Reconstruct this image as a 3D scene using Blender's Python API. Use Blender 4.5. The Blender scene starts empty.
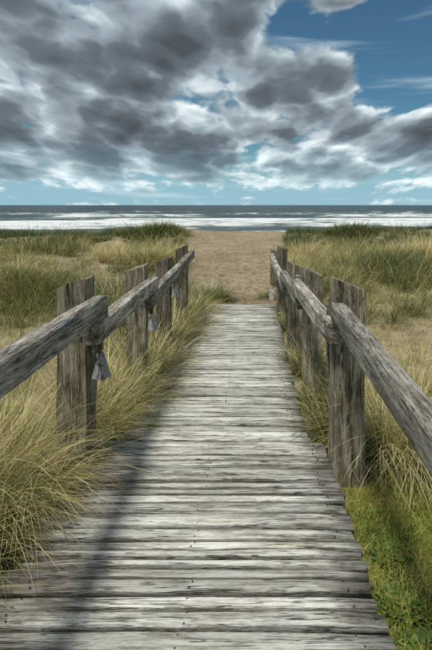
import bpy, bmesh, math, random
import numpy as np
from mathutils import Vector, Matrix

random.seed(7)
RNG = np.random.default_rng(11)
scene = bpy.context.scene
COL = scene.collection

# ------------------------------------------------------------------ camera
CAM_H = 1.6
F_PX = 504.0
cam_d = bpy.data.cameras.new("camera")
cam = bpy.data.objects.new("camera", cam_d)
COL.objects.link(cam)
cam.location = (0, 0, CAM_H)
cam.rotation_euler = (math.radians(90), 0, 0)
cam_d.sensor_width = 36
cam_d.lens = F_PX / 650 * 36
cam_d.shift_x = -32 / 650
cam_d.shift_y = -120 / 650
cam_d.clip_start = 0.05
cam_d.clip_end = 60000
scene.camera = cam

# ------------------------------------------------------------------ sun, exposure
SUN = Vector((-0.22, -0.26, 0.92)).normalized()
sun_d = bpy.data.lights.new("sun", 'SUN')
sun_d.energy = 2.5
sun_d.angle = math.radians(8.0)
sun_d.color = (1.0, 0.955, 0.88)
sun = bpy.data.objects.new("sun", sun_d)
COL.objects.link(sun)
sun.location = (-6, -4, 12)
sun.rotation_euler = SUN.to_track_quat('Z', 'Y').to_euler()

scene.view_settings.view_transform = 'Standard'
scene.view_settings.look = 'None'
scene.view_settings.exposure = 0.62
scene.view_settings.gamma = 1.0
scene.view_settings.use_curve_mapping = False
scene.render.engine = 'CYCLES'
scene.cycles.use_denoising = False
scene.cycles.max_bounces = 4
scene.cycles.diffuse_bounces = 2
scene.cycles.sample_clamp_indirect = 4.0
scene.cycles.sample_clamp_direct = 8.0
scene.cycles.transparent_max_bounces = 4


# ------------------------------------------------------------------ node helpers
class NT:
    def __init__(self, tree):
        self.t = tree
        tree.nodes.clear()

    def n(self, typ, **kw):
        nd = self.t.nodes.new(typ)
        for k, v in kw.items():
            setattr(nd, k, v)
        return nd

    def put(self, sock, v):
        if v is None:
            return
        if hasattr(v, 'is_output') or isinstance(v, bpy.types.NodeSocket):
            self.t.links.new(v, sock)
        else:
            sock.default_value = v

    def m(self, op, a, b=None, c=None, clamp=False):
        nd = self.n('ShaderNodeMath', operation=op, use_clamp=clamp)
        for i, v in enumerate((a, b, c)):
            if v is not None:
                self.put(nd.inputs[i], v)
        return nd.outputs[0]

    def vm(self, op, a, b=None):
        nd = self.n('ShaderNodeVectorMath', operation=op)
        self.put(nd.inputs[0], a)
        if b is not None:
            self.put(nd.inputs[1], b)
        return nd.outputs['Value'] if op in ('DOT_PRODUCT', 'LENGTH') else nd.outputs[0]

    def xyz(self, x, y, z):
        nd = self.n('ShaderNodeCombineXYZ')
        for i, v in enumerate((x, y, z)):
            self.put(nd.inputs[i], v)
        return nd.outputs[0]

    def sep(self, v):
        nd = self.n('ShaderNodeSeparateXYZ')
        self.put(nd.inputs[0], v)
        return nd.outputs

    def noise(self, vec, scale=1.0, detail=4.0, rough=0.55, dist=0.0, lac=2.0):
        nd = self.n('ShaderNodeTexNoise', noise_dimensions='3D')
        self.put(nd.inputs['Vector'], vec)
        nd.inputs['Scale'].default_value = scale
        nd.inputs['Detail'].default_value = detail
        nd.inputs['Roughness'].default_value = rough
        nd.inputs['Distortion'].default_value = dist
        nd.inputs['Lacunarity'].default_value = lac
        return nd.outputs[0]

    def rng(self, v, a, b, c=0.0, d=1.0, smooth=False):
        nd = self.n('ShaderNodeMapRange')
        nd.interpolation_type = 'SMOOTHSTEP' if smooth else 'LINEAR'
        nd.clamp = True
        self.put(nd.inputs[0], v)
        for i, q in enumerate((a, b, c, d)):
            self.put(nd.inputs[1 + i], q)
        return nd.outputs[0]

    def mix(self, f, a, b, blend='MIX'):
        nd = self.n('ShaderNodeMix', data_type='RGBA', blend_type=blend)
        self.put(nd.inputs[0], f)
        for s, v in ((nd.inputs[6], a), (nd.inputs[7], b)):
            if isinstance(v, tuple) and len(v) == 3:
                v = v + (1.0,)
            self.put(s, v)
        return nd.outputs[2]

    def ramp(self, f, stops):
        nd = self.n('ShaderNodeValToRGB')
        el = nd.color_ramp.elements
        while len(el) < len(stops):
            el.new(0.5)
        for e, (p, c) in zip(el, stops):
            e.position = p
            e.color = tuple(c) + (1.0,)
        self.put(nd.inputs[0], f)
        return nd.outputs[0]

    def attr(self, name):
        return self.n('ShaderNodeAttribute', attribute_name=name)

    def bump(self, h, strength=0.5, dist=0.01, normal=None):
        nd = self.n('ShaderNodeBump')
        nd.inputs['Strength'].default_value = strength
        nd.inputs['Distance'].default_value = dist
        self.put(nd.inputs['Height'], h)
        if normal is not None:
            self.put(nd.inputs['Normal'], normal)
        return nd.outputs[0]

    def bsdf(self, color, rough=0.8, normal=None, spec=0.3):
        nd = self.n('ShaderNodeBsdfPrincipled')
        if isinstance(color, tuple) and len(color) == 3:
            color = color + (1.0,)
        self.put(nd.inputs['Base Color'], color)
        self.put(nd.inputs['Roughness'], rough)
        nd.inputs['Specular IOR Level'].default_value = spec
        if normal is not None:
            self.put(nd.inputs['Normal'], normal)
        return nd

    def out(self, shader):
        o = self.n('ShaderNodeOutputMaterial')
        self.t.links.new(shader, o.inputs['Surface'])


def material(name):
    mt = bpy.data.materials.new(name)
    mt.use_nodes = True
    return mt, NT(mt.node_tree)


# ------------------------------------------------------------------ world: sky with broken cloud
world = bpy.data.worlds.new("World")
scene.world = world
world.use_nodes = True
world.cycles.sampling_method = 'MANUAL'
world.cycles.sample_map_resolution = 256
W = NT(world.node_tree)
tc = W.n('ShaderNodeTexCoord')
dirv = W.vm('NORMALIZE', tc.outputs['Generated'])
dx, dy, dz = W.sep(dirv)
sky = W.n('ShaderNodeTexSky', sky_type='NISHITA')
sky.sun_disc = False
sky.sun_elevation = math.asin(SUN.z)
sky.sun_rotation = math.atan2(SUN.x, SUN.y)
sky.air_density = 1.0
sky.dust_density = 0.0
sky.ozone_density = 5.0
sky.altitude = 10
zc = W.m('MAXIMUM', dz, 0.0)
k2 = W.m('POWER', W.m('DIVIDE', 1.0, W.m('ADD', zc, 0.16)), 0.8)
up = W.m('MULTIPLY', W.m('LOGARITHM', W.m('ADD', zc, 0.10), math.e), 1.0)
cu = W.m('MULTIPLY', dx, k2)
cv = W.m('MULTIPLY', W.m('MULTIPLY', dy, k2), 0.3)


def cloud_field(du, dw, fine):
    """billowing density over the sky; du, dw shift the sampling point sideways and upwards"""
    p = W.xyz(W.m('ADD', cu, du), cv, W.m('ADD', up, dw))
    wp = W.n('ShaderNodeTexNoise', noise_dimensions='3D')
    W.put(wp.inputs['Vector'], p)
    wp.inputs['Scale'].default_value = 8.0
    wp.inputs['Detail'].default_value = 2.0
    wv = W.vm('MULTIPLY', W.vm('SUBTRACT', wp.outputs['Color'], (0.5, 0.5, 0.5)), (0.13, 0.13, 0.13))
    p2 = W.vm('ADD', p, wv)
    big = W.noise(W.vm('ADD', p, (3.4, 0.0, 1.2)), 1.9, 1.0, 0.5)
    mid = W.noise(W.vm('ADD', p2, (7.3, 2.1, 4.4)), 4.2, 4.0 if fine else 1.5, 0.55)
    f = W.m('ADD', W.m('MULTIPLY', big, 0.42), W.m('MULTIPLY', mid, 0.34))
    for sc_, am in ((3.3, 0.30), (8.0, 0.11)) + (((19.0, 0.06),) if fine else ()):   # rounded heads at several sizes
        vo = W.n('ShaderNodeTexVoronoi', feature='F1')
        W.put(vo.inputs['Vector'], p2)
        vo.inputs['Scale'].default_value = sc_
        d2 = W.m('MULTIPLY', vo.outputs['Distance'], vo.outputs['Distance'])
        f = W.m('ADD', f, W.m('MULTIPLY', W.m('SUBTRACT', 0.30, d2), am))
    if fine:
        f = W.m('ADD', f, W.m('MULTIPLY', W.m('SUBTRACT', W.noise(p2, 26.0, 4.0, 0.62), 0.5), 0.10))
    return f


AZ = W.m('ARCTAN2', dx, dy)
EL = W.m('ARCSINE', dz)


def sky_blob(az, el, raz, rel, amp):
    """soft elliptical patch of thicker / thinner cloud in sky direction az, el (degrees)"""
    qa = W.m('DIVIDE', W.m('SUBTRACT', AZ, math.radians(az)), math.radians(raz))
    qe = W.m('DIVIDE', W.m('SUBTRACT', EL, math.radians(el)), math.radians(rel))
    r2 = W.m('ADD', W.m('MULTIPLY', qa, qa), W.m('MULTIPLY', qe, qe))
    return W.m('MULTIPLY', W.m('EXPONENT', W.m('MULTIPLY', r2, -1.0)), amp)


def px_blob(x, y, rx, ry, amp):
    az = math.degrees(math.atan2(x - 248, F_PX))
    el = math.degrees(math.atan2((205 - y) * math.cos(math.radians(az)), F_PX))
    return sky_blob(az, el, rx / F_PX * 57.3, ry / F_PX * 57.3, amp)


D0 = cloud_field(0.0, 0.0, True)
S1 = cloud_field(-0.035, 0.075, False)
bias = None
for b in ((50, 50, 120, 60, 0.12), (150, 100, 90, 50, 0.10), (395, 25, 80, 44, -0.32), (290, 25, 26, 24, -0.24),
          (310, 85, 55, 28, 0.12), (235, 20, 36, 35, 0.08), (405, 88, 42, 20, -0.22), (345, 3, 30, 6, 0.22), (320, 70, 40, 22, 0.10),
          (280, 117, 18, 8, -0.20), (435, 122, 26, 20, 0.14), (250, 150, 230, 26, 0.14), (216, 176, 260, 12, 0.10), (10, 122, 24, 10, -0.05), (178, 45, 24, 18, 0.10), (20, 95, 40, 20, 0.06)):
    v = px_blob(*b)
    bias = v if bias is None else W.m('ADD', bias, v)
Db = W.m('ADD', D0, bias)
# clouds thin out into the clear strip above the sea
low = W.rng(zc, 0.0, 0.085, -0.16, 0.06)
Db = W.m('ADD', Db, low)
cover_f = W.m('MULTIPLY', W.rng(Db, 0.33, 0.45, smooth=True), W.rng(zc, 0.02, 0.13, 0.50, 1.0))
relief = W.m('ADD', W.m('MULTIPLY', W.m('SUBTRACT', D0, S1), 2.6), W.rng(zc, 0.03, 0.17, 0.24, 0.0))
thick = W.rng(Db, 0.42, 0.72)
light = W.m('ADD', W.m('SUBTRACT', 0.55, W.m('MULTIPLY', thick, 0.50)), relief, clamp=True)
ccol = W.ramp(light, [(0.0, (0.054, 0.064, 0.076)), (0.30, (0.102, 0.127, 0.146)), (0.55, (0.25, 0.308, 0.342)),
                      (0.8, (0.58, 0.66, 0.68)), (1.0, (0.86, 0.90, 0.90))])
bg1 = W.n('ShaderNodeBackground')
W.put(bg1.inputs[0], W.mix(1.0, sky.outputs[0], (0.70, 1.03, 1.0), 'MULTIPLY'))
bg1.inputs[1].default_value = 0.042
bg2 = W.n('ShaderNodeBackground')
W.put(bg2.inputs[0], ccol)
bg2.inputs[1].default_value = 0.95
ms = W.n('ShaderNodeMixShader')
W.put(ms.inputs[0], cover_f)
W.t.links.new(bg1.outputs[0], ms.inputs[1])
W.t.links.new(bg2.outputs[0], ms.inputs[2])
# pale blue sea air low over the horizon
bg3 = W.n('ShaderNodeBackground')
bg3.inputs[0].default_value = (0.20, 0.345, 0.415, 1)
ms2 = W.n('ShaderNodeMixShader')
W.put(ms2.inputs[0], W.rng(dz, 0.02, 0.12, 0.92, 0.0, smooth=True))
W.t.links.new(bg1.outputs[0], ms2.inputs[1])
W.t.links.new(bg3.outputs[0], ms2.inputs[2])
# thin streaks of high cloud
cir = W.noise(W.xyz(W.m('ADD', W.m('MULTIPLY', cu, 1.1), W.m('MULTIPLY', up, 1.2)), cv, W.m('MULTIPLY', up, 7.0)), 1.0, 4.0, 0.6)
bg4 = W.n('ShaderNodeBackground')
bg4.inputs[0].default_value = (0.40, 0.50, 0.55, 1)
ms3 = W.n('ShaderNodeMixShader')
W.put(ms3.inputs[0], W.rng(cir, 0.50, 0.72, 0.0, 0.55, smooth=True))
W.t.links.new(ms2.outputs[0], ms3.inputs[1])
W.t.links.new(bg4.outputs[0], ms3.inputs[2])
W.t.links.new(ms3.outputs[0], ms.inputs[1])
wo = W.n('ShaderNodeOutputWorld')
W.t.links.new(ms.outputs[0], wo.inputs[0])


# ------------------------------------------------------------------ numpy noise
def _hash(ix, iy, s):
    v = np.sin(ix * 127.1 + iy * 311.7 + s * 74.7) * 43758.5453
    return v - np.floor(v)


def vnoise(x, y, s=0.0):
    x = np.asarray(x, float)
    y = np.asarray(y, float)
    ix, iy = np.floor(x), np.floor(y)
    fx, fy = x - ix, y - iy
    fx, fy = fx * fx * (3 - 2 * fx), fy * fy * (3 - 2 * fy)
    a, b = _hash(ix, iy, s), _hash(ix + 1, iy, s)
    c, d = _hash(ix, iy + 1, s), _hash(ix + 1, iy + 1, s)
    return (a * (1 - fx) + b * fx) * (1 - fy) + (c * (1 - fx) + d * fx) * fy


def fbm(x, y, s=0.0, o=4, g=0.5):
    r, a, t = 0.0, 1.0, 0.0
    for i in range(o):
        r = r + a * vnoise(np.asarray(x) * 2 ** i + 13.7 * i, np.asarray(y) * 2 ** i - 7.9 * i, s + i)
        t += a
        a *= g
    return r / t


def sstep(a, b, x):
    t = np.clip((np.asarray(x, float) - a) / (b - a), 0, 1)
    return t * t * (3 - 2 * t)


# ------------------------------------------------------------------ mesh helpers
def link(o, parent=None):
    COL.objects.link(o)
    if parent is not None:
        o.parent = parent
    return o


def np_mesh(name, verts, faces, mat, attrs=None, smooth=False):
    """verts Nx3, faces list of (MxK int arrays) -> mesh"""
    me = bpy.data.meshes.new(name)
    verts = np.ascontiguousarray(verts, dtype=np.float32)
    loops = np.concatenate([f.ravel() for f in faces]).astype(np.int32)
    sizes = np.concatenate([np.full(len(f), f.shape[1], np.int32) for f in faces])
    starts = np.concatenate([[0], np.cumsum(sizes)[:-1]]).astype(np.int32)
    me.vertices.add(len(verts))
    me.vertices.foreach_set('co', verts.ravel())
    me.loops.add(len(loops))
    me.loops.foreach_set('vertex_index', loops)
    me.polygons.add(len(sizes))
    me.polygons.foreach_set('loop_start', starts)
    me.polygons.foreach_set('loop_total', sizes)
    if smooth:
        me.polygons.foreach_set('use_smooth', np.ones(len(sizes), bool))
    me.update(calc_edges=True)
    for k, v in (attrs or {}).items():
        if v.ndim == 1:
            a = me.attributes.new(k, 'FLOAT', 'POINT')
            a.data.foreach_set('value', np.ascontiguousarray(v, dtype=np.float32))
        else:
            a = me.attributes.new(k, 'FLOAT_COLOR', 'POINT')
            a.data.foreach_set('color', np.ascontiguousarray(v, dtype=np.float32).ravel())
    if mat is not None:
        me.materials.append(mat)
    return me


def tag(o, label=None, cat=None, group=None, kind=None):
    if label:
        o['label'] = label
    if cat:
        o['category'] = cat
    if group:
        o['group'] = group
    if kind:
        o['kind'] = kind
    return o


def empty(name, loc):
    o = bpy.data.objects.new(name, None)
    o.empty_display_size = 0.2
    o.location = loc
    return link(o)


# ------------------------------------------------------------------ layout of the place
DECK_SPLIT = 3.43
DECK_END = 9.62
SLOPE = 0.045


def deck_z(y):
    return -SLOPE * max(0.0, y - 3.2)


def deck_left(y):
    return -1.047 if y < DECK_SPLIT else -0.885 + 0.085 * (y - DECK_SPLIT) / (DECK_END - DECK_SPLIT)


def deck_right(y):
    return 0.525 if y < DECK_SPLIT else 0.41 + 0.105 * (y - DECK_SPLIT) / (DECK_END - DECK_SPLIT)


def path_edges(y):
    y = np.asarray(y, float)
    t = np.clip((y - 9.3) / 32.0, 0, 1.4)
    left = -0.98 - 0.7 * np.clip((y - 9.3) / 8, 0, 1) - 4.0 * t ** 1.5
    right = 0.62 + 0.25 * np.clip((y - 9.3) / 8, 0, 1) + 2.3 * t ** 1.3
    return left, right


def ground_z(x, y):
    x = np.asarray(x, float)
    y = np.asarray(y, float)
    base = -0.13 - SLOPE * np.clip(y - 3.2, 0, 6.4) - 0.0105 * np.clip(y - 9.6, 0, 30)
    ax = np.abs(x + 0.15)
    off = sstep(1.6, 5.0, ax) * sstep(3, 9, y)
    # dune relief away from the path
    rel = 0.85 * (fbm(x * 0.16 + 3.1, y * 0.13 + 1.7, 2, 3) - 0.48)
    rel = rel + 0.30 * (fbm(x * 0.6, y * 0.6, 5, 3) - 0.5)
    z = base + off * rel * 1.25
    # hummock left of the fence and the broad one on the right
    z = z + 0.26 * np.exp(-(((x + 4.6) / 2.6) ** 2 + ((y - 17.5) / 2.2) ** 2))
    z = z + 0.30 * np.exp(-(((x - 6.0) / 3.2) ** 2 + ((y - 19.0) / 4.0) ** 2))
    z = z + 0.22 * np.exp(-(((x - 3.9) / 0.9) ** 2 + ((y - 14.3) / 1.0) ** 2))
    # fore-dune ridge
    ridge = np.exp(-((y - 37 - 2.0 * np.sin(x * 0.16)) / 6.0) ** 2)
    pl, pr = path_edges(y)
    awayp = np.maximum(sstep(0, 2.8, pl - 0.1 - x), sstep(0, 3.0, x - pr - 0.2))
    z = z + ridge * awayp * (np.where(x < 0, -0.36, -0.30) + 0.35 * (fbm(x * 0.12, y * 0.1, 9, 3) - 0.45))
    z = z + 0.80 * np.exp(-(((x + 6.6) / 3.0) ** 2 + ((y - 33.0) / 3.5) ** 2))
    z = z + 0.95 * np.exp(-(((x - 7.0) / 2.6) ** 2 + ((y - 35.0) / 3.5) ** 2))
    z = z + 0.60 * np.exp(-(((x - 14.0) / 3.0) ** 2 + ((y - 36.0) / 3.5) ** 2))
    z = z + 0.50 * np.exp(-(((x + 13.0) / 4.0) ** 2 + ((y - 34.0) / 3.5) ** 2))
    z = z + 0.34 * np.exp(-(((x + 7.4) / 1.8) ** 2 + ((y - 22.5) / 2.0) ** 2))
    # down to the beach and under the sea
    z = z - 4.6 * sstep(43, 66, y) - 0.035 * np.clip(y - 60, 0, 200)
    # fine relief
    z = z + 0.025 * (fbm(x * 2.6, y * 2.6, 21, 3) - 0.5)
    # keep it below the boards
    under = sstep(0.5, 0.0, np.maximum(ax - 0.75, 0)) * (y < 10)
    return z - under * 0.03


# ------------------------------------------------------------------ materials: sand, path, turf
def sand_material(name, cols, grit=1.0, spk=0.0):
    mt, N = material(name)
    g = N.n('ShaderNodeNewGeometry')
    p = g.outputs['Position']
    big = N.noise(p, 0.55, 5, 0.6)
    mid = N.noise(p, 3.5, 6, 0.65)
    fine = N.noise(p, 60, 4, 0.7)
    f = N.m('ADD', N.m('MULTIPLY', big, 0.5), N.m('ADD', N.m('MULTIPLY', mid, 0.35), N.m('MULTIPLY', fine, 0.25)))
    c = N.ramp(f, [(0.34, cols[0]), (0.52, cols[1]), (0.70, cols[2])])
    deb = N.noise(N.vm('MULTIPLY', p, (30, 30, 30)), 1.0, 3, 0.8)
    c = N.mix(N.rng(deb, 0.60, 0.68, 0.0, 0.55), c, (0.10, 0.075, 0.045))
    if spk:
        tr_ = N.noise(N.vm('MULTIPLY', p, (1.0, 0.55, 1.0)), 7.5, 4, 0.7)
        c = N.mix(N.rng(tr_, 0.50, 0.66, 0.0, spk), c, (0.07, 0.048, 0.028))  # speckle with dent shading painted in: dark hollows, then pale crests
        c = N.mix(N.rng(tr_, 0.44, 0.34, 0.0, spk * 0.8), c, (0.36, 0.28, 0.18))
        mid = N.m('SUBTRACT', mid, N.m('MULTIPLY', tr_, 0.8))
    h = N.m('ADD', N.m('MULTIPLY', mid, 1.0), N.m('MULTIPLY', fine, 0.22))
    nb = N.bump(h, 0.9, 0.05 * grit)
    N.out(N.bsdf(c, 0.95, nb, 0.15).outputs[0])
    return mt


M_SAND = sand_material("dune_sand", [(0.13, 0.102, 0.056), (0.26, 0.215, 0.13), (0.40, 0.34, 0.22)])
M_PATH = sand_material("path_sand", [(0.17, 0.135, 0.082), (0.28, 0.228, 0.145), (0.41, 0.345, 0.23)], 2.0, 0.7)

# ------------------------------------------------------------------ ground sheet
def axis(parts):
    out = []
    for a, b, st in parts:
        n = max(1, int(round((b - a) / st)))
        out.append(np.linspace(a, b, n, endpoint=False))
    out.append([parts[-1][1]])
    return np.concatenate(out)


def grid_faces(nx, ny):
    i = np.arange(nx * ny).reshape(ny, nx)
    return np.stack([i[:-1, :-1].ravel(), i[:-1, 1:].ravel(), i[1:, 1:].ravel(), i[1:, :-1].ravel()], 1)


gx = axis([(-400, -60, 34), (-60, -24, 3), (-24, -8, 0.5), (-8, -3, 0.2), (-3, 3, 0.08), (3, 8, 0.2), (8, 24, 0.5),
           (24, 60, 3), (60, 400, 34)])
gy = axis([(-60, -6, 3), (-6, 0, 0.4), (0, 11, 0.09), (11, 24, 0.16), (24, 48, 0.35), (48, 75, 1.0), (75, 170, 6)])
X, Y = np.meshgrid(gx, gy)
Z = ground_z(X, Y)
me = np_mesh("ground", np.stack([X, Y, Z], -1).reshape(-1, 3), [grid_faces(len(gx), len(gy))], M_SAND, smooth=True)
tag(link(bpy.data.objects.new("ground", me)), kind='structure')

# trodden sand path from the end of the boards over the dune
py = axis([(9.2, 16, 0.07), (16, 30, 0.14), (30, 46, 0.3), (46, 60, 1.0)])
s = np.linspace(0, 1, 70)
Y, S = np.meshgrid(py, s, indexing='ij')
L_, R_ = path_edges(Y)
L_ = L_ + 0.35 * (fbm(Y * 1.1, Y * 0, 31, 4) - 0.5)
R_ = R_ + 0.35 * (fbm(Y * 1.1, Y * 0 + 9, 33, 4) - 0.5)
X = L_ + (R_ - L_) * S
edge = np.minimum(S, 1 - S) * 2
foot = fbm(X * 2.6, Y * 2.4, 41, 4, 0.6) - 0.5
dent = np.clip(fbm(X * 4.5 + 4, Y * 3.8, 47, 2) - 0.55, 0, 1)
Z = ground_z(X, Y) + 0.02 + sstep(0, 0.25, edge) * (0.13 * foot - 0.32 * dent + 0.05)
Z = np.where(edge < 1e-6, ground_z(X, Y) - 0.03, Z)
Z = np.where(Y < 10.0, np.minimum(Z, -0.29 - 0.075), Z)
me = np_mesh("sand_path", np.stack([X, Y, Z], -1).reshape(-1, 3), [grid_faces(len(s), len(py))[:, ::-1]], M_PATH, smooth=True)
tag(link(bpy.data.objects.new("sand_path", me)), kind='structure')

# ------------------------------------------------------------------ sea
SEA_Z = -5.0
M_SEA, N = material("sea_water")
g = N.n('ShaderNodeNewGeometry')
p = g.outputs['Position']
fa = N.attr('foam').outputs['Fac']
chop = N.noise(N.vm('MULTIPLY', p, (0.10, 0.22, 0.2)), 1.0, 7, 0.62)
swell = N.noise(N.vm('MULTIPLY', p, (0.006, 0.03, 0.0)), 1.0, 4, 0.6)
lace = N.noise(N.vm('MULTIPLY', p, (0.07, 0.24, 0.3)), 1.0, 7, 0.68, 0.4)
foam = N.rng(N.m('ADD', fa, N.m('MULTIPLY', N.m('SUBTRACT', lace, 0.5), 2.1)), 0.42, 0.78)
capn = N.noise(N.vm('MULTIPLY', p, (0.05, 0.045, 0.1)), 1.0, 5, 0.72, 0.3)
caps = N.rng(N.m('ADD', capn, N.m('MULTIPLY', N.m('SUBTRACT', swell, 0.5), 0.3)), 0.655, 0.70)
foam = N.m('MAXIMUM', foam, N.m('MULTIPLY', caps, 0.8))
wc = N.mix(N.rng(swell, 0.35, 0.65), (0.010, 0.026, 0.034), (0.028, 0.058, 0.066))
wc = N.mix(N.rng(fa, 0.0, 0.5), wc, (0.07, 0.11, 0.10))
c = N.mix(foam, wc, (0.68, 0.71, 0.70))
nb = N.bump(N.m('ADD', chop, swell), 1.0, 3.0)
N.out(N.bsdf(c, N.m('ADD', 0.32, N.m('MULTIPLY', foam, 0.5)), nb, 0.22).outputs[0])

sy = np.concatenate([np.arange(84, 230, 0.6), 230 * 1.006 ** np.arange(0, 150), ])
sy = np.concatenate([sy, sy[-1] * 1.06 ** np.arange(1, 68)])
sx = np.linspace(-1, 1, 300)
Y, S = np.meshgrid(sy, sx, indexing='ij')
X = S * (0.75 * Y + 60)
amp = np.clip((Y - 84) / 60, 0.15, 1) * np.clip(1500 / Y, 0, 1)
wv = 0.45 * (fbm(X * 0.012, Y * 0.06, 61, 4, 0.6) - 0.5)
foam = np.zeros_like(Y)
breakers = [(112, 4.0, 0.35, .80), (124, 4, 0.5, .78), (139, 5, 0.7, .80), (157, 5, 0.9, 0.78), (178, 6, 1.1, 0.85), (207, 8, 1.25, 0.8),
            (240, 9, 1.3, 0.9), (285, 9, 1.4, 0.75), (350, 9, 1.3, 0.5), (460, 10, 1.2, 0.42)]
for i, (d, wd, hgt, fo) in enumerate(breakers):
    cy = d + 16 * (fbm(X * 0.010 + i * 5.3, X * 0 + i, 70 + i, 3) - 0.5) + X * 0.02
    live = sstep(0.30, 0.60, vnoise(X * 0.013 + i * 3.7, X * 0 + i * 1.9, 80 + i) + (0.3 if i < 4 else 0.0))
    q = (Y - cy) / wd
    wv = wv + hgt * live * np.exp(-np.where(q < 0, q * 2.2, q * 0.9) ** 2)
    foam = np.maximum(foam, fo * live * np.exp(-(np.where(q < 0, q * 0.65, q * 1.3)) ** 2))
foam = np.maximum(foam, 0.30 * sstep(150, 108, Y))
Z = SEA_Z + amp * wv
me = np_mesh("sea", np.stack([X, Y, Z], -1).reshape(-1, 3), [grid_faces(len(sx), len(sy))[:, ::-1]], M_SEA,
             attrs={'foam': foam.ravel()}, smooth=True)
tag(link(bpy.data.objects.new("sea", me)), kind='structure')


# ------------------------------------------------------------------ weathered wood
def wood_material(name, axis_i, stops, dirt_shade=(0.055, 0.042, 0.03), stain_amt=0.6, paint=False, bump=0.9, tilt=0.0):
    mt, N = material(name)
    tcn = N.n('ShaderNodeTexCoord')
    oi = N.n('ShaderNodeObjectInfo')
    rnd = oi.outputs['Random']
    sh = N.vm('MULTIPLY', N.xyz(rnd, N.m('FRACT', N.m('MULTIPLY', rnd, 7.31)), N.m('FRACT', N.m('MULTIPLY', rnd, 3.77))), (40, 40, 40))
    p = N.vm('ADD', tcn.outputs['Object'], sh)

    def st(a, b):
        v = [b, b, b]
        v[axis_i] = a
        return N.vm('MULTIPLY', p, tuple(v))
    wob = N.noise(st(2.0, 5.0), 1.0, 3, 0.5)
    pw = N.vm('ADD', p, N.vm('MULTIPLY', N.xyz(wob, wob, wob), tuple(0.0 if i == axis_i else (0.006 if axis_i == 2 else 0.014) for i in range(3))))
    p = pw
    g1 = N.noise(st(2.2, 26.0), 1.0, 6, 0.66)
    g2 = N.noise(st(5.0, 95.0), 1.0, 5, 0.7)
    g3 = N.noise(st(26.0, 300.0), 1.0, 3, 0.7)
    grain = N.m('ADD', N.m('MULTIPLY', g1, 0.42), N.m('ADD', N.m('MULTIPLY', g2, 0.38), N.m('MULTIPLY', g3, 0.30)))
    c = N.ramp(grain, stops)
    # dark splits running along the grain
    crack = N.noise(st(0.9, 48.0), 1.0, 5, 0.7)
    ck = N.rng(crack, 0.665, 0.70)
    ck2 = N.rng(N.noise(st(2.4, 120.0), 1.0, 3, 0.6), 0.68, 0.72, 0, 0.7)
    bl3 = N.noise(st(2.5, 9.0), 1.0, 3, 0.6)
    # hairline checks: thin bands where a stretched noise crosses its mean
    line = N.m('ABSOLUTE', N.m('SUBTRACT', N.noise(st(1.6, 34.0), 1.0, 3, 0.55), 0.5))
    where = N.rng(N.noise(st(3.5, 12.0), 1.0, 3, 0.6), 0.47, 0.56)
    ck3 = N.m('MULTIPLY', N.rng(line, 0.006, 0.020, 1.0, 0.0), where)
    line2 = N.m('ABSOLUTE', N.m('SUBTRACT', N.noise(st(3.0, 70.0), 1.0, 2, 0.5), 0.5))
    ck3 = N.m('MAXIMUM', ck3, N.m('MULTIPLY', N.rng(line2, 0.010, 0.03, 0.6, 0.0), N.rng(bl3, 0.50, 0.60)))
    ckk = N.m('MAXIMUM', N.m('MAXIMUM', ck, ck2), ck3)
    c = N.mix(N.m('MULTIPLY', ckk, 0.85), c, (0.035, 0.028, 0.022))
    # blotchy weather stains
    g = N.n('ShaderNodeNewGeometry')
    blot = N.noise(N.vm('ADD', g.outputs['Position'], (3.0, 8.0, 1.0)), 2.3, 6, 0.68)
    bl2 = N.noise(st(2.2, 8.0), 1.0, 5, 0.65)
    sm = N.rng(N.m('ADD', N.m('MULTIPLY', blot, 0.5), N.m('MULTIPLY', bl2, 0.5)), 0.49, 0.63, 0.0, stain_amt)
    c = N.mix(sm, c, N.mix(0.68, c, dirt_shade))
    # knots
    vor = N.n('ShaderNodeTexVoronoi')
    N.put(vor.inputs['Vector'], st(2.6, 7.5))
    vor.inputs['Scale'].default_value = 1.0
    kn = N.rng(vor.outputs['Distance'], 0.05, 0.10, 1.0, 0.0)
    c = N.mix(N.m('MULTIPLY', kn, 0.8), c, (0.035, 0.028, 0.02))
    # board to board difference, grime towards the ends and painted shade in gaps and end recesses (stored on the mesh)
    tone = N.rng(rnd, 0.0, 1.0, 0.68, 1.18)
    c = N.mix(1.0, c, N.xyz(tone, tone, tone), 'MULTIPLY')
    ed = N.attr('grime_shade').outputs['Fac']
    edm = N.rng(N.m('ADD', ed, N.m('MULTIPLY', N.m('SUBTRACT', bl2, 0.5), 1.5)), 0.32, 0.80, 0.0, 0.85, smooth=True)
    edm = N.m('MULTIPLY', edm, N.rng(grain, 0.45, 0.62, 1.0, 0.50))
    c = N.mix(edm, c, dirt_shade)
    if paint:
        pa = N.attr('paint').outputs['Fac']
        pm = N.rng(N.m('ADD', pa, N.m('MULTIPLY', N.m('SUBTRACT', g2, 0.5), 2.6)), 0.45, 0.85, 0.0, 0.85)
        c = N.mix(pm, c, (0.035, 0.085, 0.19))
    h = N.m('SUBTRACT', N.m('MULTIPLY', grain, 1.0), N.m('MULTIPLY', ckk, 1.1))
    nb = N.bump(h, bump, 0.011)
    N.out(N.bsdf(c, 0.85, nb, 0.2).outputs[0])
    return mt


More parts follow.
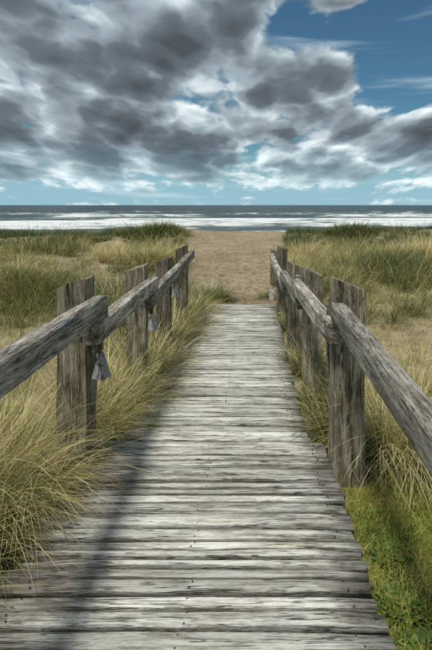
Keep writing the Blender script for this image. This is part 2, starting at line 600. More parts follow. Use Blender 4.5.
DECK_STOPS = [(0.38, (0.10, 0.088, 0.065)), (0.45, (0.26, 0.24, 0.19)), (0.51, (0.43, 0.415, 0.35)), (0.59, (0.66, 0.655, 0.59))]
RAIL_STOPS = [(0.42, (0.030, 0.027, 0.024)), (0.485, (0.135, 0.122, 0.098)), (0.55, (0.32, 0.30, 0.25)), (0.63, (0.58, 0.56, 0.48))]
POST_STOPS = [(0.42, (0.025, 0.019, 0.013)), (0.485, (0.10, 0.083, 0.056)), (0.56, (0.26, 0.225, 0.155)), (0.64, (0.47, 0.43, 0.33))]
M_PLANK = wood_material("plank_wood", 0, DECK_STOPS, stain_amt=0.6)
M_RAIL = wood_material("rail_wood", 1, RAIL_STOPS, stain_amt=0.8)
M_RAILP = wood_material("rail_wood_painted", 1, RAIL_STOPS, stain_amt=0.8, paint=True)
M_POST = wood_material("post_wood", 2, POST_STOPS, dirt_shade=(0.03, 0.024, 0.016), stain_amt=0.9)
M_WEDGE = wood_material("wedge_wood", 2, [(0.3, (0.26, 0.25, 0.24)), (0.5, (0.40, 0.395, 0.39)), (0.7, (0.55, 0.545, 0.54))], stain_amt=0.3)
M_JOIST = wood_material("joist_wood", 1, [(0.3, (0.02, 0.017, 0.013)), (0.6, (0.08, 0.068, 0.05)), (0.8, (0.14, 0.12, 0.1))])


def timber(axis_i, length, w, h, nst, seed, chamfer=0.008, amp=0.004, prof=12, grime_end=0.0, slant=0.0, taper=0.0):
    """squared timber along a local axis starting at 0; cross-section w x h, worn irregular edges.
    returns verts (N,3), faces, t (0..1 along), corner table"""
    rg = np.random.default_rng(seed)
    hw, hh, c = w / 2, h / 2, chamfer
    pts = [(-hw + c, -hh), (0, -hh), (hw - c, -hh), (hw, -hh + c), (hw, 0), (hw, hh - c),
           (hw - c, hh), (0, hh), (-hw + c, hh), (-hw, hh - c), (-hw, 0), (-hw, -hh + c)]
    if prof == 8:
        pts = [q for i, q in enumerate(pts) if i not in (1, 4, 7, 10)]
    elif prof == 6:
        pts = [(-hw, -hh), (hw, -hh), (hw, hh - c), (hw - c, hh), (-hw + c, hh), (-hw, hh - c)]
    P = np.array(pts)
    n = len(P)
    ts = np.linspace(0, 1, nst)
    wander = np.zeros((nst, n, 2))
    for k, fr in enumerate((2.0, 5.0, 11.0)):
        ph = rg.uniform(0, 6.28, (1, n, 2))
        wander += np.sin(ts[:, None, None] * fr * length * 2.2 + ph) * amp / (k + 1)
    wander += rg.normal(0, amp * 0.35, wander.shape)
    Q = P[None] * (1 - taper * ts[:, None, None]) + wander
    A = np.repeat((ts * length)[:, None], n, 1)
    A[0] += rg.normal(0, amp, n)
    A[-1] += rg.normal(0, amp, n)
    if slant:
        A[-1] += slant * P[:, 0] / hw
    V = np.zeros((nst, n, 3))
    oth = [i for i in range(3) if i != axis_i]
    V[..., axis_i] = A
    V[..., oth[0]] = Q[..., 0]
    V[..., oth[1]] = Q[..., 1]
    idx = np.arange(nst * n).reshape(nst, n)
    a, b = idx[:-1], idx[1:]
    quads = np.stack([a.ravel(), np.roll(a, -1, 1).ravel(), np.roll(b, -1, 1).ravel(), b.ravel()], 1)
    flip = axis_i == 1
    cap0, cap1 = idx[0][None, ::-1], idx[-1][None]
    if flip:
        quads, cap0, cap1 = quads[:, ::-1], cap0[:, ::-1], cap1[:, ::-1]
    return V.reshape(-1, 3), [quads, cap0, cap1], np.repeat(ts, n), V


def timber_mesh(name, mat, *a, grime_shade=None, paint=None, **kw):
    V, F, t, _ = timber(*a, **kw)
    at = {'grime_shade': grime_shade(V, t) if grime_shade else np.zeros(len(V))}
    if paint:
        at['paint'] = paint(V, t)
    me = np_mesh(name, V, F, mat, at, smooth=True)
    me.set_sharp_from_angle(angle=math.radians(32))
    return me


# ------------------------------------------------------------------ boardwalk
board = empty("boardwalk", (-0.25, 3.4, -0.16))
tag(board, "weathered grey plank boardwalk running straight between two railings to the sand", "boardwalk")


def add_part(name, me, parent, loc=(0, 0, 0), rot=(0, 0, 0)):
    o = bpy.data.objects.new(name, me)
    link(o)
    o.parent = parent
    o.matrix_parent_inverse = Matrix.Translation(-Vector(parent.location))
    o.location = loc
    o.rotation_euler = rot
    return o


PLANK_T = 0.042
edges = [1.902, 1.996, 2.08, 2.165, 2.226, 2.284, 2.345, 2.407, 2.51, 2.614, 2.715, 2.782, 2.849, 2.918, 2.987, 3.105, 3.166, 3.226, 3.335, 3.44]
front = list(edges)
y = edges[0]
rp = random.Random(5)
while y > -0.7:
    y -= rp.uniform(0.065, 0.12)
    front.insert(0, y)
back = [3.446]
while back[-1] < DECK_END - 0.17:
    back.append(back[-1] + rp.choice((0.07, 0.085, 0.10, 0.115, 0.13)) + rp.uniform(-0.006, 0.006))
back.append(DECK_END)


NAILS = []


def plank(y0, y1, k, far):
    gap = rp.uniform(0.008, 0.014) if rp.random() < 0.7 else rp.uniform(0.016, 0.026)
    ym = (y0 + y1) / 2
    wd = y1 - y0 - gap
    xl, xr = deck_left(ym), deck_right(ym)
    xl -= rp.uniform(-0.012, 0.02)
    xr += rp.uniform(-0.016, 0.016)
    if not far and ym > 2.95:
        xr = min(xr, 0.512)
    ln = xr - xl
    rg = np.random.default_rng(900 + k)
    hw, c = wd / 2, 0.007
    P = np.array([(-hw, -PLANK_T), (hw, -PLANK_T), (hw, -c), (hw - c, 0), (-hw + c, 0), (-hw, -c)])
    xs = np.array([0.0, rg.uniform(0.10, 0.16), rg.uniform(0.42, 0.58), rg.uniform(0.84, 0.90), 1.0]) * ln
    V = np.zeros((5, 6, 3))
    V[..., 0] = xs[:, None]
    V[..., 1] = P[None, :, 0] + rg.normal(0, 0.0025, (5, 6))
    V[..., 2] = P[None, :, 1] + rg.normal(0, 0.0016, (5, 6))
    V[:, 2:, 2] += rg.normal(0, 0.002, (5, 1))
    V[0, :, 0] += rg.normal(0, 0.006, 6)
    V[-1, :, 0] += rg.normal(0, 0.006, 6)
    for e in (0, -1):                       # worn, rounded ends
        V[e, 2:, 2] -= rg.uniform(0.002, 0.010)
        V[e, [2, 3], 1] -= rg.uniform(0.0, 0.008)
        V[e, [4, 5], 1] += rg.uniform(0.0, 0.008)
    idx = np.arange(30).reshape(5, 6)
    a, b = idx[:-1], idx[1:]
    quads = np.stack([a.ravel(), np.roll(a, -1, 1).ravel(), np.roll(b, -1, 1).ravel(), b.ravel()], 1)
    g = np.array([1.05, 0.72, 0.05, 0.40, 0.90])
    if far:
        g = np.array([0.9, 0.3, 0.0, 0.2, 0.7])
    me = np_mesh("plank", V.reshape(-1, 3), [quads, idx[0][None, ::-1], idx[-1][None]], M_PLANK, {'grime_shade': np.maximum(np.repeat(g, 6), np.tile([1.8, 1.8, 1.3, 0.0, 0.0, 1.3], 5))})  # ends soiled; plank sides painted dark as shade in the gaps
    lift = rp.gauss(0, 0.0025)
    for bx in ((-0.93, -0.25, 0.42) if not far else (-0.70, -0.17, 0.33)):
        for q in (-0.27, 0.27):
            if wd > 0.05 and rp.random() < 0.7:
                yy = ym + q * wd + rp.uniform(-0.008, 0.008)
                NAILS.append((bx + rp.uniform(-0.02, 0.02), yy, deck_z(yy) + lift))
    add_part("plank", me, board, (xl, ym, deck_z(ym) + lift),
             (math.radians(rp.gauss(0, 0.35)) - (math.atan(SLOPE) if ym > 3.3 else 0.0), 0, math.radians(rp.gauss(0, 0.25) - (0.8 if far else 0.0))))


k = 0
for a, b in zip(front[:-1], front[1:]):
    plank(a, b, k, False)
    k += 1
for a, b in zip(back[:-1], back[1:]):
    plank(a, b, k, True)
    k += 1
# rusty nail heads over the bearers
M_NAIL, N = material("rusty_nail")
N.out(N.bsdf((0.055, 0.035, 0.024), 0.7, None, 0.3).outputs[0])
ca = np.arange(6) * math.pi / 3
nv, nq, nc = [], [], []
for i, (x_, y_, z_) in enumerate(NAILS):
    ring = np.stack([x_ + 0.004 * np.cos(ca), y_ + 0.004 * np.sin(ca), np.full(6, z_ - 0.01)], 1)
    top = ring + np.array([0, 0, 0.0125])
    nv += [ring, top]
    b0 = i * 12
    nq.append(np.array([[b0 + j, b0 + (j + 1) % 6, b0 + 6 + (j + 1) % 6, b0 + 6 + j] for j in range(6)]))
    nc.append(np.array([[b0 + 6 + j for j in range(6)]]))
me = np_mesh("nail_heads", np.concatenate(nv), [np.concatenate(nq), np.concatenate(nc)], M_NAIL)
tag(add_part("nail_heads", me, board), kind='stuff')
# bearers under the boards
for xo in (-0.93, -0.25, 0.42):
    me = timber_mesh("bearer", M_JOIST, 1, 4.05, 0.07, 0.14, 6, 77 + int(xo * 10), prof=8)
    add_part("bearer", me, board, (xo, -0.65, -PLANK_T - 0.076))
for xo in (-0.72, -0.20, 0.30):
    me = timber_mesh("bearer", M_JOIST, 1, 6.1, 0.07, 0.14, 6, 97 + int(xo * 10), prof=8)
    add_part("bearer", me, board, (xo, 3.48, -PLANK_T - 0.083 - 0.0135), (-math.atan(SLOPE), 0, math.radians(-0.8)))

# ------------------------------------------------------------------ railings
def post_grime(V, t):
    return np.clip(0.55 - t * 0.9, 0, 1) * 0.8


def post(parent, xc, yc, top, w, d, slant, seed, lean=(0, 0), zb=None):
    z0 = float(ground_z(xc, yc)) - 0.35 if zb is None else zb
    me = timber_mesh("post", M_POST, 2, top - z0, w, d, 9, seed, chamfer=0.010, amp=0.005, grime_shade=post_grime, slant=slant)
    return add_part("post", me, parent, (xc, yc, z0), (lean[0], lean[1], random.Random(seed).uniform(-0.05, 0.05)))


def rail(parent, p0, p1, w, h, seed, mat=None, paint=None):
    """timber whose top-centre line runs p0 -> p1"""
    p0, p1 = Vector(p0), Vector(p1)
    v = p1 - p0
    me = timber_mesh("rail", mat or M_RAIL, 1, v.length, w, h, 16, seed, chamfer=0.006, amp=0.0018, paint=paint,
                     grime_shade=lambda V, t: 0.45 * (np.clip((t - 0.85) / 0.15, 0, 1) + np.clip((0.15 - t) / 0.15, 0, 1)) + 0.25 * (V[:, 2] < 0) + 1.2 * (t < 0.001))  # near end cap painted dark as a shaded recess; lower half darker
    rx = math.asin(v.z / v.length)
    rz = -math.atan2(v.x, v.y)
    return add_part("rail", me, parent, p0 - Vector((0, 0, h / 2)), (rx, 0, rz))


def block_mesh(name, mat, V, F, grime_shade=0.2):
    V = np.array(V, float)
    me = bpy.data.meshes.new(name)
    me.from_pydata([tuple(v) for v in V], [], F)
    a = me.attributes.new('grime_shade', 'FLOAT', 'POINT')
    a.data.foreach_set('value', np.full(len(V), grime_shade, np.float32))
    me.materials.append(mat)
    bm = bmesh.new()
    bm.from_mesh(me)
    bmesh.ops.recalc_face_normals(bm, faces=bm.faces)
    bmesh.ops.bevel(bm, geom=bm.edges[:], offset=0.003, segments=1, affect='EDGES')
    bm.to_mesh(me)
    bm.free()
    return me


BOXF = [(0, 1, 2, 3), (7, 6, 5, 4), (0, 4, 5, 1), (1, 5, 6, 2), (2, 6, 7, 3), (3, 7, 4, 0)]


def box_part(name, mat, parent, x0, x1, y0, y1, z0, z1, grime_shade=0.2):
    c = Vector(((x0 + x1) / 2, (y0 + y1) / 2, z0))
    V = [(sx - c.x, sy_ - c.y, sz - c.z) for sz in (z0, z1) for sx, sy_ in ((x0, y0), (x1, y0), (x1, y1), (x0, y1))]
    return add_part(name, block_mesh(name, mat, V, BOXF, grime_shade), parent, c)


def wedge_part(parent, x0, x1, yc, z0, z1):
    """short tapered block, narrow at the top and flared at the foot"""
    xm = (x0 + x1) / 2
    hw, hd = (x1 - x0) / 2, 0.045
    V = [(-hw, -hd, 0), (hw, -hd, 0), (hw, hd, 0), (-hw, hd, 0),
         (-hw * 0.35, -hd * 0.4, z1 - z0), (hw * 0.1, -hd * 0.4, z1 - z0), (hw * 0.1, hd * 0.5, z1 - z0), (-hw * 0.35, hd * 0.5, z1 - z0)]
    return add_part("wedge_block", block_mesh("wedge_block", M_WEDGE, V, BOXF, 0.15), parent, (xm, yc, z0), (0, 0, math.radians(-14)))


left = empty("left_railing", (-1.05, 3.1, -0.15))
left.name = "wooden_railing"
tag(left, "weathered post and rail fence left of the boardwalk, blue paint smear on its near rail", "railing", "railings along the boardwalk")
# posts: inner face at x = -0.958
for i, (yf, w, top) in enumerate(((1.30, 0.19, 1.2), (3.05, 0.185, 1.120), (4.73, 0.185, 1.005), (6.23, 0.175, 0.915), (7.95, 0.175, 0.925))):
    post(left, -0.962 - w / 2, yf + 0.09, top, w, 0.175, 0.032, 200 + i, (random.uniform(-.008, .008), random.uniform(-0.012, 0.004)))


def blue_paint(V, t):
    yy = V[:, 1]
    band = np.exp(-(((yy - 1.45) / 0.26) ** 2))
    return band * ((V[:, 2] > 0.045) & (V[:, 0] > 0.02)) * 0.62


rail(left, (-0.912, 0.95, 1.045), (-0.912, 3.12, 1.042), 0.09, 0.128, 301, M_RAILP, blue_paint)
rail(left, (-0.912, 2.95, 0.905), (-0.910, 4.86, 0.910), 0.088, 0.125, 302)
rail(left, (-0.910, 4.55, 0.775), (-0.905, 8.14, 0.870), 0.088, 0.118, 303)
for yf, zt in ((3.05, 0.78), (4.73, 0.66), (6.23, 0.70)):
    box_part("cleat", M_POST, left, -0.952, -0.905, yf + 0.02, yf + 0.10, zt - 0.085, zt - 0.012, 0.7)
    wedge_part(left, -0.948, -0.860, yf + 0.06, zt - 0.245, zt - 0.09)

right = empty("wooden_railing", (0.61, 3.1, -0.15))
tag(right, "weathered post and rail fence right of the boardwalk with stout posts and a white tag", "railing", "railings along the boardwalk")
rp_posts = ((1.62, 0.18, 0.93, 0.732), (3.12, 0.20, 1.105, 0.628), (4.73, 0.175, 0.965, 0.615), (6.70, 0.185, 0.80, 0.628), (9.50, 0.19, 0.79, 0.640), (12.5, 0.19, 0.47, 0.645))
for i, (yf, w, top, xc) in enumerate(rp_posts):
    post(right, xc, yf + 0.09, top, w, 0.175, -0.040, 240 + i, (random.uniform(-.008, .008), 0.03 if i == 0 else random.uniform(-0.002, 0.012)))
rail(right, (0.520, 1.10, 0.995), (0.556, 3.105, 0.998), 0.088, 0.112, 311)
rail(right, (0.532, 3.085, 0.870), (0.462, 4.90, 0.885), 0.088, 0.120, 312)
rail(right, (0.505, 4.66, 0.752), (0.478, 6.88, 0.705), 0.088, 0.115, 313)
rail(right, (0.482, 6.60, 0.585), (0.495, 10.6, 0.585), 0.085, 0.11, 314)
box_part("cleat", M_RAIL, right, 0.522, 0.556, 3.312, 3.36, 0.50, 0.985, 0.0)
box_part("cleat", M_RAIL, right, 0.468, 0.512, 4.925, 4.975, 0.760, 0.912, 0.0)

box_part("cleat", M_POST, right, 0.572, 0.656, 1.66, 1.76, 0.80, 0.915, 0.5)

# small white tag on the last near post of the right railing
M_TAG, N = material("white_tag_enamel")
tcn = N.n('ShaderNodeTexCoord')
q = N.noise(N.vm('MULTIPLY', tcn.outputs['Object'], (38, 1, 26)), 1.0, 2, 0.5)
N.out(N.bsdf(N.mix(N.rng(q, 0.56, 0.60), (0.62, 0.62, 0.58), (0.10, 0.10, 0.10)), 0.5).outputs[0])
box_part("marker_plate", M_TAG, right, 0.415, 0.515, 9.86, 9.872, -0.26, -0.06, 0)

# ------------------------------------------------------------------ grass
M_GRASS, N = material("marram_grass_blade")
at = N.attr('tint')
r_, t_, b_ = N.sep(at.outputs['Color'])
cc = N.ramp(r_, [(0.0, (0.030, 0.060, 0.014)), (0.28, (0.085, 0.135, 0.026)), (0.44, (0.20, 0.19, 0.062)),
                 (0.62, (0.52, 0.43, 0.16)), (1.0, (0.75, 0.67, 0.38))])
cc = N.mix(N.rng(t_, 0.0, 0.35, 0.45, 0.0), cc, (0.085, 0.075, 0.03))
cc = N.mix(N.rng(t_, 0.55, 1.0, 0.0, 0.45), cc, (0.52, 0.45, 0.24))
tone = N.rng(b_, 0, 1, 0.7, 1.2)
cc = N.mix(1.0, cc, N.xyz(tone, tone, tone), 'MULTIPLY')
bs = N.bsdf(cc, 0.55, None, 0.25)
tr = N.n('ShaderNodeBsdfTranslucent')
N.put(tr.inputs[0], cc)
mx = N.n('ShaderNodeMixShader')
mx.inputs[0].default_value = 0.28
N.t.links.new(bs.outputs[0], mx.inputs[1])
N.t.links.new(tr.outputs[0], mx.inputs[2])
N.out(mx.outputs[0])


def blades(root, az, L, a0, curl, width, tint, K, rg):
    """ribbon blades: root (N,3), az heading, a0 start lean from vertical, curl extra bend (radians)"""
    n = len(root)
    ts = np.linspace(0, 1, K + 1)
    ang = a0[:, None] + curl[:, None] * (ts[None, :-1] + 0.5 / K) ** 1.25
    ds = (L / K)[:, None]
    hor = np.concatenate([np.zeros((n, 1)), np.cumsum(np.sin(ang) * ds, 1)], 1)
    ver = np.concatenate([np.zeros((n, 1)), np.cumsum(np.cos(ang) * ds, 1)], 1)
    azz = az[:, None] + (rg.normal(0, 0.25, n))[:, None] * ts[None]
    cx = root[:, 0:1] + hor * np.cos(azz)
    cy = root[:, 1:2] + hor * np.sin(azz)
    cz = root[:, 2:3] + ver
    wprof = width[:, None] * (1 - ts[None] ** 2.2) * 0.5
    tw = az + math.pi / 2 + rg.uniform(-0.9, 0.9, n)
    wx, wy = np.cos(tw)[:, None] * wprof, np.sin(tw)[:, None] * wprof
    V = np.zeros((n, 2 * K + 1, 3))
    V[:, 0:2 * K:2, 0] = (cx - wx)[:, :K]
    V[:, 0:2 * K:2, 1] = (cy - wy)[:, :K]
    V[:, 0:2 * K:2, 2] = cz[:, :K]
    V[:, 1:2 * K:2, 0] = (cx + wx)[:, :K]
    V[:, 1:2 * K:2, 1] = (cy + wy)[:, :K]
    V[:, 1:2 * K:2, 2] = cz[:, :K]
    V[:, 2 * K, 0], V[:, 2 * K, 1], V[:, 2 * K, 2] = cx[:, K], cy[:, K], cz[:, K]
    base = (np.arange(n) * (2 * K + 1))[:, None]
    quads = []
    for j in range(K - 1):
        quads.append(base + np.array([[2 * j, 2 * j + 1, 2 * j + 3, 2 * j + 2]]))
    tris = base + np.array([[2 * K - 2, 2 * K - 1, 2 * K]])
    tv = np.zeros((n, 2 * K + 1, 4))
    tv[..., 0] = tint[:, None]
    tv[:, 0:2 * K:2, 1] = ts[None, :K]
    tv[:, 1:2 * K:2, 1] = ts[None, :K]
    tv[:, 2 * K, 1] = 1
    tv[..., 2] = rg.random(n)[:, None]
    tv[..., 3] = 1
    return V.reshape(-1, 3), (np.concatenate(quads) if quads else None), tris, tv.reshape(-1, 4)


class Blades:
    def __init__(self):
        self.v, self.q, self.t, self.a, self.n = [], [], [], [], 0

    def add(self, *a):
        V, q, t, at_ = blades(*a)
        if q is not None:
            self.q.append(q + self.n)
        self.t.append(t + self.n)
        self.v.append(V)
        self.a.append(at_)
        self.n += len(V)

    def mesh(self, name, mat):
        fs = ([np.concatenate(self.q)] if self.q else []) + [np.concatenate(self.t)]
        return np_mesh(name, np.concatenate(self.v), fs, mat, {'tint': np.concatenate(self.a)}, smooth=True)


def tussock(x, y, n, rad, length, tint, spread, wind, seed, label, width=0.0045, lean=0.24, K=7, zoff=0.0, curl=1.9):
    """a clump of marram: blades fan out of a small crown and bend over with the wind"""
    rg = np.random.default_rng(seed)
    a = rg.uniform(0, 2 * math.pi, n)
    rr = rad * np.sqrt(rg.random(n))
    root = np.stack([rr * np.cos(a), rr * np.sin(a), np.zeros(n)], 1)
    zz = ground_z(x + root[:, 0], y + root[:, 1])
    z0 = float(ground_z(x, y))
    root[:, 2] = zz - z0 - 0.02 + zoff
    out = a + rg.normal(0, 0.75, n)
    hx = np.cos(out) * (rr / rad) * spread + wind[0] + rg.normal(0, 0.22, n)
    hy = np.sin(out) * (rr / rad) * spread + wind[1] + rg.normal(0, 0.22, n)
    az = np.arctan2(hy, hx)
    st = np.clip(np.hypot(hx, hy), 0, 1.4)
    L = length * rg.lognormal(-0.06, 0.28, n)
    a0 = lean + 0.42 * st * rg.uniform(0.4, 1.2, n)
    cu = curl * (0.35 + 0.75 * st) * rg.uniform(0.35, 1.25, n)
    tn = np.clip(rg.normal(tint, 0.26, n), 0, 1)
    B = Blades()
    B.add(root, az, L, a0, cu, width * rg.uniform(0.5, 1.6, n), tn, K, rg)
    # dead skirt round the foot
    m = n // 5
    a = rg.uniform(0, 6.283, m)
    root2 = np.stack([rad * 0.9 * np.cos(a), rad * 0.9 * np.sin(a), np.full(m, -0.01)], 1)
    root2[:, 2] = ground_z(x + root2[:, 0], y + root2[:, 1]) - z0 - 0.01
    B.add(root2, a + rg.normal(0, 0.6, m), length * rg.uniform(0.25, 0.6, m), rg.uniform(0.7, 1.2, m), rg.uniform(0.2, 0.6, m),
          np.full(m, width), np.clip(rg.normal(0.72, 0.15, m), 0, 1), 4, rg)
    o = bpy.data.objects.new("marram_tussock", B.mesh("marram_tussock", M_GRASS))
    o.location = (x, y, z0)
    link(o)
    return tag(o, label, "grass tussock", "marram tussocks beside the boardwalk")


TUSS = [
    (-1.58, 2.05, 1400, .22, .52, .62, .9, (.20, -.25), "straw coloured grass tussock hanging over the boardwalk edge in the bottom left corner"),
    (-1.48, 2.85, 2600, .28, .66, .68, .9, (.32, -.20), "big straw coloured grass tussock leaning over the boardwalk in front of the nearest left post"),
    (-1.95, 2.75, 1600, .30, .60, .66, .9, (.30, -.20), "straw grass tussock under the near left rail at the photo's left edge"),
    (-1.29, 2.42, 1000, .11, .42, .22, .6, (.08, -.18), "green grass tussock against the near left boardwalk edge below the straw tussock"),
    (-1.20, 3.80, 2300, .24, .55, .62, .9, (.38, -.10), "bushy pale tussock just behind the nearest left post on the boardwalk edge"),
    (-1.10, 4.45, 1300, .22, .55, .58, .9, (.35, -.10), "bushy tussock below the rail joint at the second left post"),
    (-1.08, 5.40, 1300, .24, .58, .60, .9, (.35, -.05), "tussock between the second and third left posts spilling onto the planks"),
    (-1.02, 6.60, 1200, .26, .55, .58, .9, (.35, -.05), "tussock just past the third left post spilling onto the planks"),
    (-1.00, 7.70, 1100, .26, .60, .55, .9, (.35, .0), "tussock at the foot of the fourth left post"),
    (-0.98, 8.90, 1100, .26, .62, .58, .9, (.30, .0), "tussock beside the far left corner of the boardwalk"),
    (-0.72, 10.35, 1300, .28, .52, .20, .9, (.22, -.05), "dark green tussock at the path's left side just past the last plank"),
    (0.68, 3.80, 900, .17, .42, .30, .8, (-.10, -.10), "green grass tussock between the two nearest right posts"),
    (0.68, 5.55, 700, .16, .42, .32, .8, (-.12, -.10), "green grass tussock between the second and third right posts"),
    (0.56, 4.50, 420, .10, .30, .34, .8, (-.10, -.10), "short green tussock at the foot of the second right post by the planks"),
    (0.62, 7.90, 600, .18, .36, .34, .8, (-.10, .0), "small green tussock beyond the third right post along the planks"),
    (1.06, 3.50, 1600, .20, .62, .70, 1.0, (.25, -.40), "drooping straw tussock right of the stout nearest right post above the turf"),
    (0.42, 10.5, 500, .16, .34, .26, .8, (.0, .0), "small green tussock by the white tag at the far right boardwalk corner"),
    (-2.35, 8.2, 1000, .30, .75, .34, .6, (.15, .0), "tall upright green tussock behind the left rail between the first two posts"),
]
TUSS += [
    (3.75, 13.6, 1700, .60, .62, .22, 1.0, (.12, -.1), "dark tangled green tussock standing alone on the right dune slope"),
    (-3.1, 16.2, 1900, .75, .80, .56, 1.0, (.30, -.1), "broad brown grass hummock behind the second left post"),
    (-5.6, 12.5, 1700, .65, .75, .42, 1.0, (.25, -.1), "large shaggy tussock at the left edge of the photo below the green ridge"),
    (-6.0, 32.0, 2600, 2.2, .75, .14, 1.0, (.10, .0), "dark green grass knoll at the top left of the sand path"),
    (6.8, 33.6, 2100, 1.8, .70, .14, 1.0, (.10, .0), "dark green grass knoll on the ridge to the right of the sand path"),
]
for i, (x, y, n, rad, ln, tint, spr, wind, lab) in enumerate(TUSS):
    tussock(x, y, n, rad, ln, tint, spr, wind, 500 + i, lab, width=0.0042 if y < 4.2 else (0.0058 if y < 11 else 0.0007 * y), K=7 if y < 4.2 else 6)


# cover of the dunes: too many blades to count
def cover(name, regions, label, cat, mat=M_GRASS, seed=1):
    rg = np.random.default_rng(seed)
    B = Blades()
    for fn in regions:
        fn(B, rg)
    me = B.mesh(name, mat)
    return tag(link(bpy.data.objects.new(name, me)), label, cat, kind='stuff')


def allowed(x, y, margin=0.0):
    pl, pr = path_edges(y)
    wob = 0.5 * (fbm(x * 0.9, y * 0.9, 131, 3) - 0.5)
    onpath = (y > 9.0) & (x > pl - margin + wob * 0.8) & (x < pr + margin + wob * 0.8)
    ondeck = (y < 9.9) & (x > -1.10) & (x < np.where(y > 3.5, 0.52, 0.60))
    return ~(onpath | ondeck)


def clumpy(y0, y1, per_m2, blades_per, rad, length, K, width, tint_fn, dens_fn, wind_fn, xmar=1.2, flat=0.0):
    def fn(B, rg):
        area_w = lambda yy: 0.60 * yy * 2 + 2 * xmar
        n = int(per_m2 * 0.5 * (area_w(y0) + area_w(y1)) * (y1 - y0))
        y = np.sqrt(rg.random(n) * (y1 ** 2 - y0 ** 2) + y0 ** 2)
        x = (rg.random(n) * 2 - 1) * (0.60 * y + xmar) - 0.08 * y
        keep = allowed(x, y) & (rg.random(n) < dens_fn(x, y))
        x, y = x[keep], y[keep]
        m = len(x)
        if m == 0:
            return
        size = rg.lognormal(-0.05, 0.3, m)
        tin = tint_fn(x, y) + rg.normal(0, 0.13, m)
        reps = np.maximum(3, (blades_per * size * rg.uniform(0.6, 1.3, m)).astype(int))
        ci = np.repeat(np.arange(m), reps)
        N_ = len(ci)
        a = rg.uniform(0, 6.283, N_)
        rr = rad * size[ci] * np.sqrt(rg.random(N_))
        rx, ry = x[ci] + rr * np.cos(a), y[ci] + rr * np.sin(a)
        wx, wy = wind_fn(x, y)
        hx = np.cos(a) * 0.75 * (rr / rad) + wx[ci] + rg.normal(0, 0.25, N_)
        hy = np.sin(a) * 0.75 * (rr / rad) + wy[ci] + rg.normal(0, 0.25, N_)
        st = np.clip(np.hypot(hx, hy), 0, 1.5)
        az = np.arctan2(hy, hx)
        ok = allowed(rx, ry)
        rx, ry, az, st, ci = rx[ok], ry[ok], az[ok], st[ok], ci[ok]
        N_ = len(ci)
        root = np.stack([rx, ry, ground_z(rx, ry) - 0.02], 1)
        L = length * size[ci] * rg.lognormal(-0.05, 0.25, N_)
        a0 = flat + 0.12 + 0.42 * st * rg.uniform(0.3, 1.2, N_)
        cu = (0.7 + 1.1 * st) * rg.uniform(0.4, 1.25, N_)
        tn = np.clip(tin[ci] + rg.normal(0, 0.20, N_), 0, 1)
        B.add(root, az, L, a0, cu, width * rg.uniform(0.6, 1.35, N_), tn, K, rg)
    return fn


def wind_field(x, y):
    a = 2.4 * (fbm(x * 0.25, y * 0.25, 141, 2) - 0.5)
    return 0.45 * np.cos(a), 0.45 * np.sin(a) - 0.1


def tint_dune(x, y):
    t = 0.55 + 1.25 * (fbm(x * 0.42, y * 0.28, 151, 3) - 0.5)
    t = t - 0.55 * sstep(25, 30, y) - 0.06
    t = t - 0.22 * np.exp(-(((x - 3.9) / 1.2) ** 2 + ((y - 14.3) / 1.3) ** 2))
    t = t + 0.12 * np.exp(-(((x - 6.0) / 3.0) ** 2 + ((y - 21.0) / 4.0) ** 2))
    return t


def tint_near(x, y):
    return 0.64 + 0.5 * (fbm(x * 0.9, y * 0.9, 153, 2) - 0.5) - 0.04


def wind_near(x, y):
    return np.where(x < 0, 0.22, 0.1) + 0 * y, -0.2 + 0 * y


def dens_near(x, y):
    sandy = fbm(x * 0.55, y * 0.45, 161, 3)
    d = sstep(0.40, 0.62, sandy)
    d = np.maximum(d, 0.95 * sstep(0.75, 0.2, np.abs(x + 1.45)) * (y < 10))
    d = np.maximum(d, 0.95 * sstep(5.2, 4.2, y))
    turf = (x > 0.5) & (y < 3.5)
    return np.where(turf, 0.0, d)


def dens_mid(x, y):
    sandy = fbm(x * 0.30, y * 0.30, 171, 3)
    return 0.15 + 0.85 * sstep(0.36, 0.54, sandy)


def dens_far(x, y):
    return 0.35 + 0.65 * sstep(0.36, 0.5, fbm(x * 0.2, y * 0.2, 181, 3))


def short_tint(x, y):
    return 0.60 + 0.5 * (fbm(x * 0.8, y * 0.8, 191, 2) - 0.5)


cover("dune_grass", [
    clumpy(1.5, 5.0, 12, 75, .13, .46, 5, .0046, tint_near, dens_near, wind_near, 0.9),
    clumpy(5.0, 10.5, 5, 75, .15, .46, 4, .006, tint_dune, dens_near, wind_field, 0.9),
    clumpy(1.5, 11, 110, 10, .06, .18, 3, .0038, short_tint, lambda x, y: np.where((x > .5) & (y < 3.5), 0, .9 + 0 * x), wind_field, 0.9, 0.45),
    clumpy(3.5, 12, 9, 34, .10, .27, 3, .005, lambda x, y: 0.40 + 0 * x, lambda x, y: sstep(.42, .6, fbm(x * 1.1, y * .9, 231, 3)), wind_field, 0.9, 0.1),
    clumpy(10.5, 18, 2.6, 70, .24, .58, 4, .009, tint_dune, dens_mid, wind_field),
    clumpy(10.5, 20, 0.42, 420, .60, .66, 4, .009, tint_dune, dens_mid, wind_field),
    clumpy(10.5, 18, 34, 12, .08, .20, 2, .007, short_tint, lambda x, y: .8 + 0 * x, wind_field, 1.2, 0.4),
    clumpy(18, 29, 2.0, 50, .32, .62, 3, .014, tint_dune, dens_mid, wind_field),
    clumpy(18, 30, 0.28, 360, .85, .72, 3, .014, tint_dune, dens_mid, wind_field),
    clumpy(18, 30, 10, 9, .10, .22, 2, .012, short_tint, lambda x, y: .8 + 0 * x, wind_field, 1.2, 0.4),
    clumpy(29, 47, 2.4, 34, .45, .50, 2, .024, tint_dune, dens_far, wind_field, 2.0),
], "marram grass covering the dunes on both sides", "grass", seed=3)

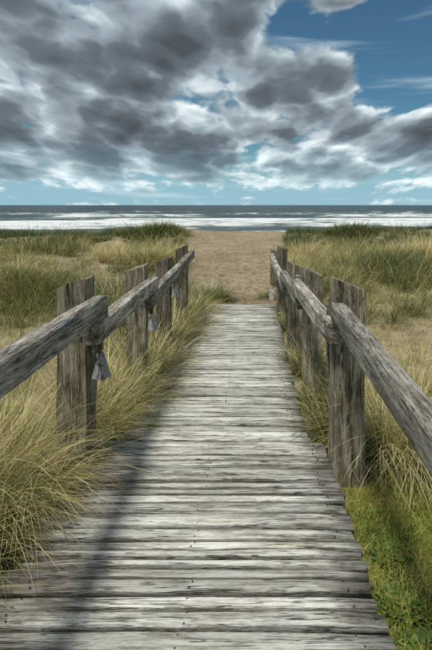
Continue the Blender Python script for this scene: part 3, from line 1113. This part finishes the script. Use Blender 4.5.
# mown-looking mossy turf on the right, beside the near boards
def turf(B, rg):
    n = 70000
    x = rg.uniform(0.545, 2.2, n)
    y = rg.uniform(0.6, 3.75, n)
    keep = (rg.random(n) < 0.6 + 0.4 * sstep(0.35, 0.6, fbm(x * 3.5, y * 3.5, 201, 3))) & (x - 0.5 < 0.62 * y)
    keep &= (y < 3.3 + 0.5 * rg.random(n))
    x, y = x[keep], y[keep]
    n = len(x)
    root = np.stack([x, y, ground_z(x, y) - 0.004], 1)
    tn = np.clip(0.40 + 1.0 * (fbm(x * 2.6, y * 2.6, 211, 3) - 0.48) + rg.normal(0, .20, n), 0, 0.9)
    B.add(root, rg.uniform(0, 6.28, n), rg.uniform(.02, .085, n), rg.uniform(0.1, .9, n), rg.uniform(.2, 1.1, n),
          rg.uniform(.0025, .0045, n), tn, 2, rg)


M_TURF, N = material("turf_blade")
r_, t_, b_ = N.sep(N.attr('tint').outputs['Color'])
cc = N.ramp(r_, [(0.0, (0.030, 0.080, 0.012)), (0.35, (0.13, 0.200, 0.030)), (0.6, (0.34, 0.33, 0.065)), (0.85, (0.48, 0.40, 0.16))])
tone = N.rng(b_, 0, 1, 0.7, 1.2)
cc = N.mix(1.0, cc, N.xyz(tone, tone, tone), 'MULTIPLY')
N.out(N.bsdf(cc, 0.6, None, 0.2).outputs[0])
cover("turf", [turf], "short mossy green and yellow turf beside the near right boards", "grass", M_TURF, seed=5)
M_MOSS, N = material("moss_soil")
g = N.n('ShaderNodeNewGeometry')
f = N.noise(g.outputs['Position'], 5.0, 6, 0.65)
f2 = N.noise(g.outputs['Position'], 70.0, 4, 0.7)
cc = N.ramp(N.m('ADD', N.m('MULTIPLY', f, 0.7), N.m('MULTIPLY', f2, 0.3)), [(0.36, (0.045, 0.070, 0.012)), (0.5, (0.14, 0.150, 0.028)), (0.64, (0.28, 0.24, 0.070))])
N.out(N.bsdf(cc, 0.95, N.bump(f2, 1.0, 0.02), 0.1).outputs[0])
mxs = np.linspace(0.50, 2.6, 60)
mys = np.linspace(0.2, 3.55, 90)
X, Y = np.meshgrid(mxs, mys)
wob = 0.18 * (fbm(X * 2.2, Y * 0 + 3, 221, 3) - 0.5)
Yw = 0.2 + (Y - 0.2) * (1 + wob)
Z = ground_z(X, Yw) + 0.012 + 0.02 * (fbm(X * 6, Yw * 6, 223, 3) - 0.5)
Z[-1] -= 0.05
me = np_mesh("mossy_ground", np.stack([X, Yw, Z], -1).reshape(-1, 3), [grid_faces(60, 90)], M_MOSS, smooth=True)
tag(link(bpy.data.objects.new("mossy_ground", me)), kind='structure')

# broad-leaved weeds in the turf
M_LEAF, N = material("weed_leaf")
r_, t_, b_ = N.sep(N.attr('tint').outputs['Color'])
cc = N.ramp(b_, [(0.0, (0.035, 0.080, 0.015)), (0.6, (0.075, 0.135, 0.028)), (1.0, (0.15, 0.20, 0.05))])
N.out(N.bsdf(cc, 0.7, None, 0.12).outputs[0])


def weed(x, y, n, r, seed, label):
    rg = np.random.default_rng(seed)
    a = np.arange(n) * 2.399 + rg.normal(0, .9, n)
    rr = r * 1.0 * np.sqrt(rg.random(n))
    root = np.stack([rr * np.cos(a), rr * np.sin(a), np.zeros(n)], 1)
    z0 = float(ground_z(x, y)) + 0.02
    B = Blades()
    B.add(root, a, r * rg.uniform(.16, .36, n), rg.uniform(.4, 1.1, n), rg.uniform(.4, 1.0, n), r * rg.uniform(.08, .16, n), np.full(n, .3), 4, rg)
    o = bpy.data.objects.new("weed_rosette", B.mesh("weed_rosette", M_LEAF))
    o.location = (x, y, z0)
    tag(link(o), label, "weed", "weeds in the turf")


weed(0.70, 2.50, 110, .115, 1, "leafy green weed in the turf nearest the foot of the stout right post")
weed(0.67, 2.19, 110, .11, 2, "leafy green weed hard against the right boardwalk edge, middle of the three")
weed(0.68, 1.94, 110, .11, 3, "leafy green weed in the turf at the bottom right corner")
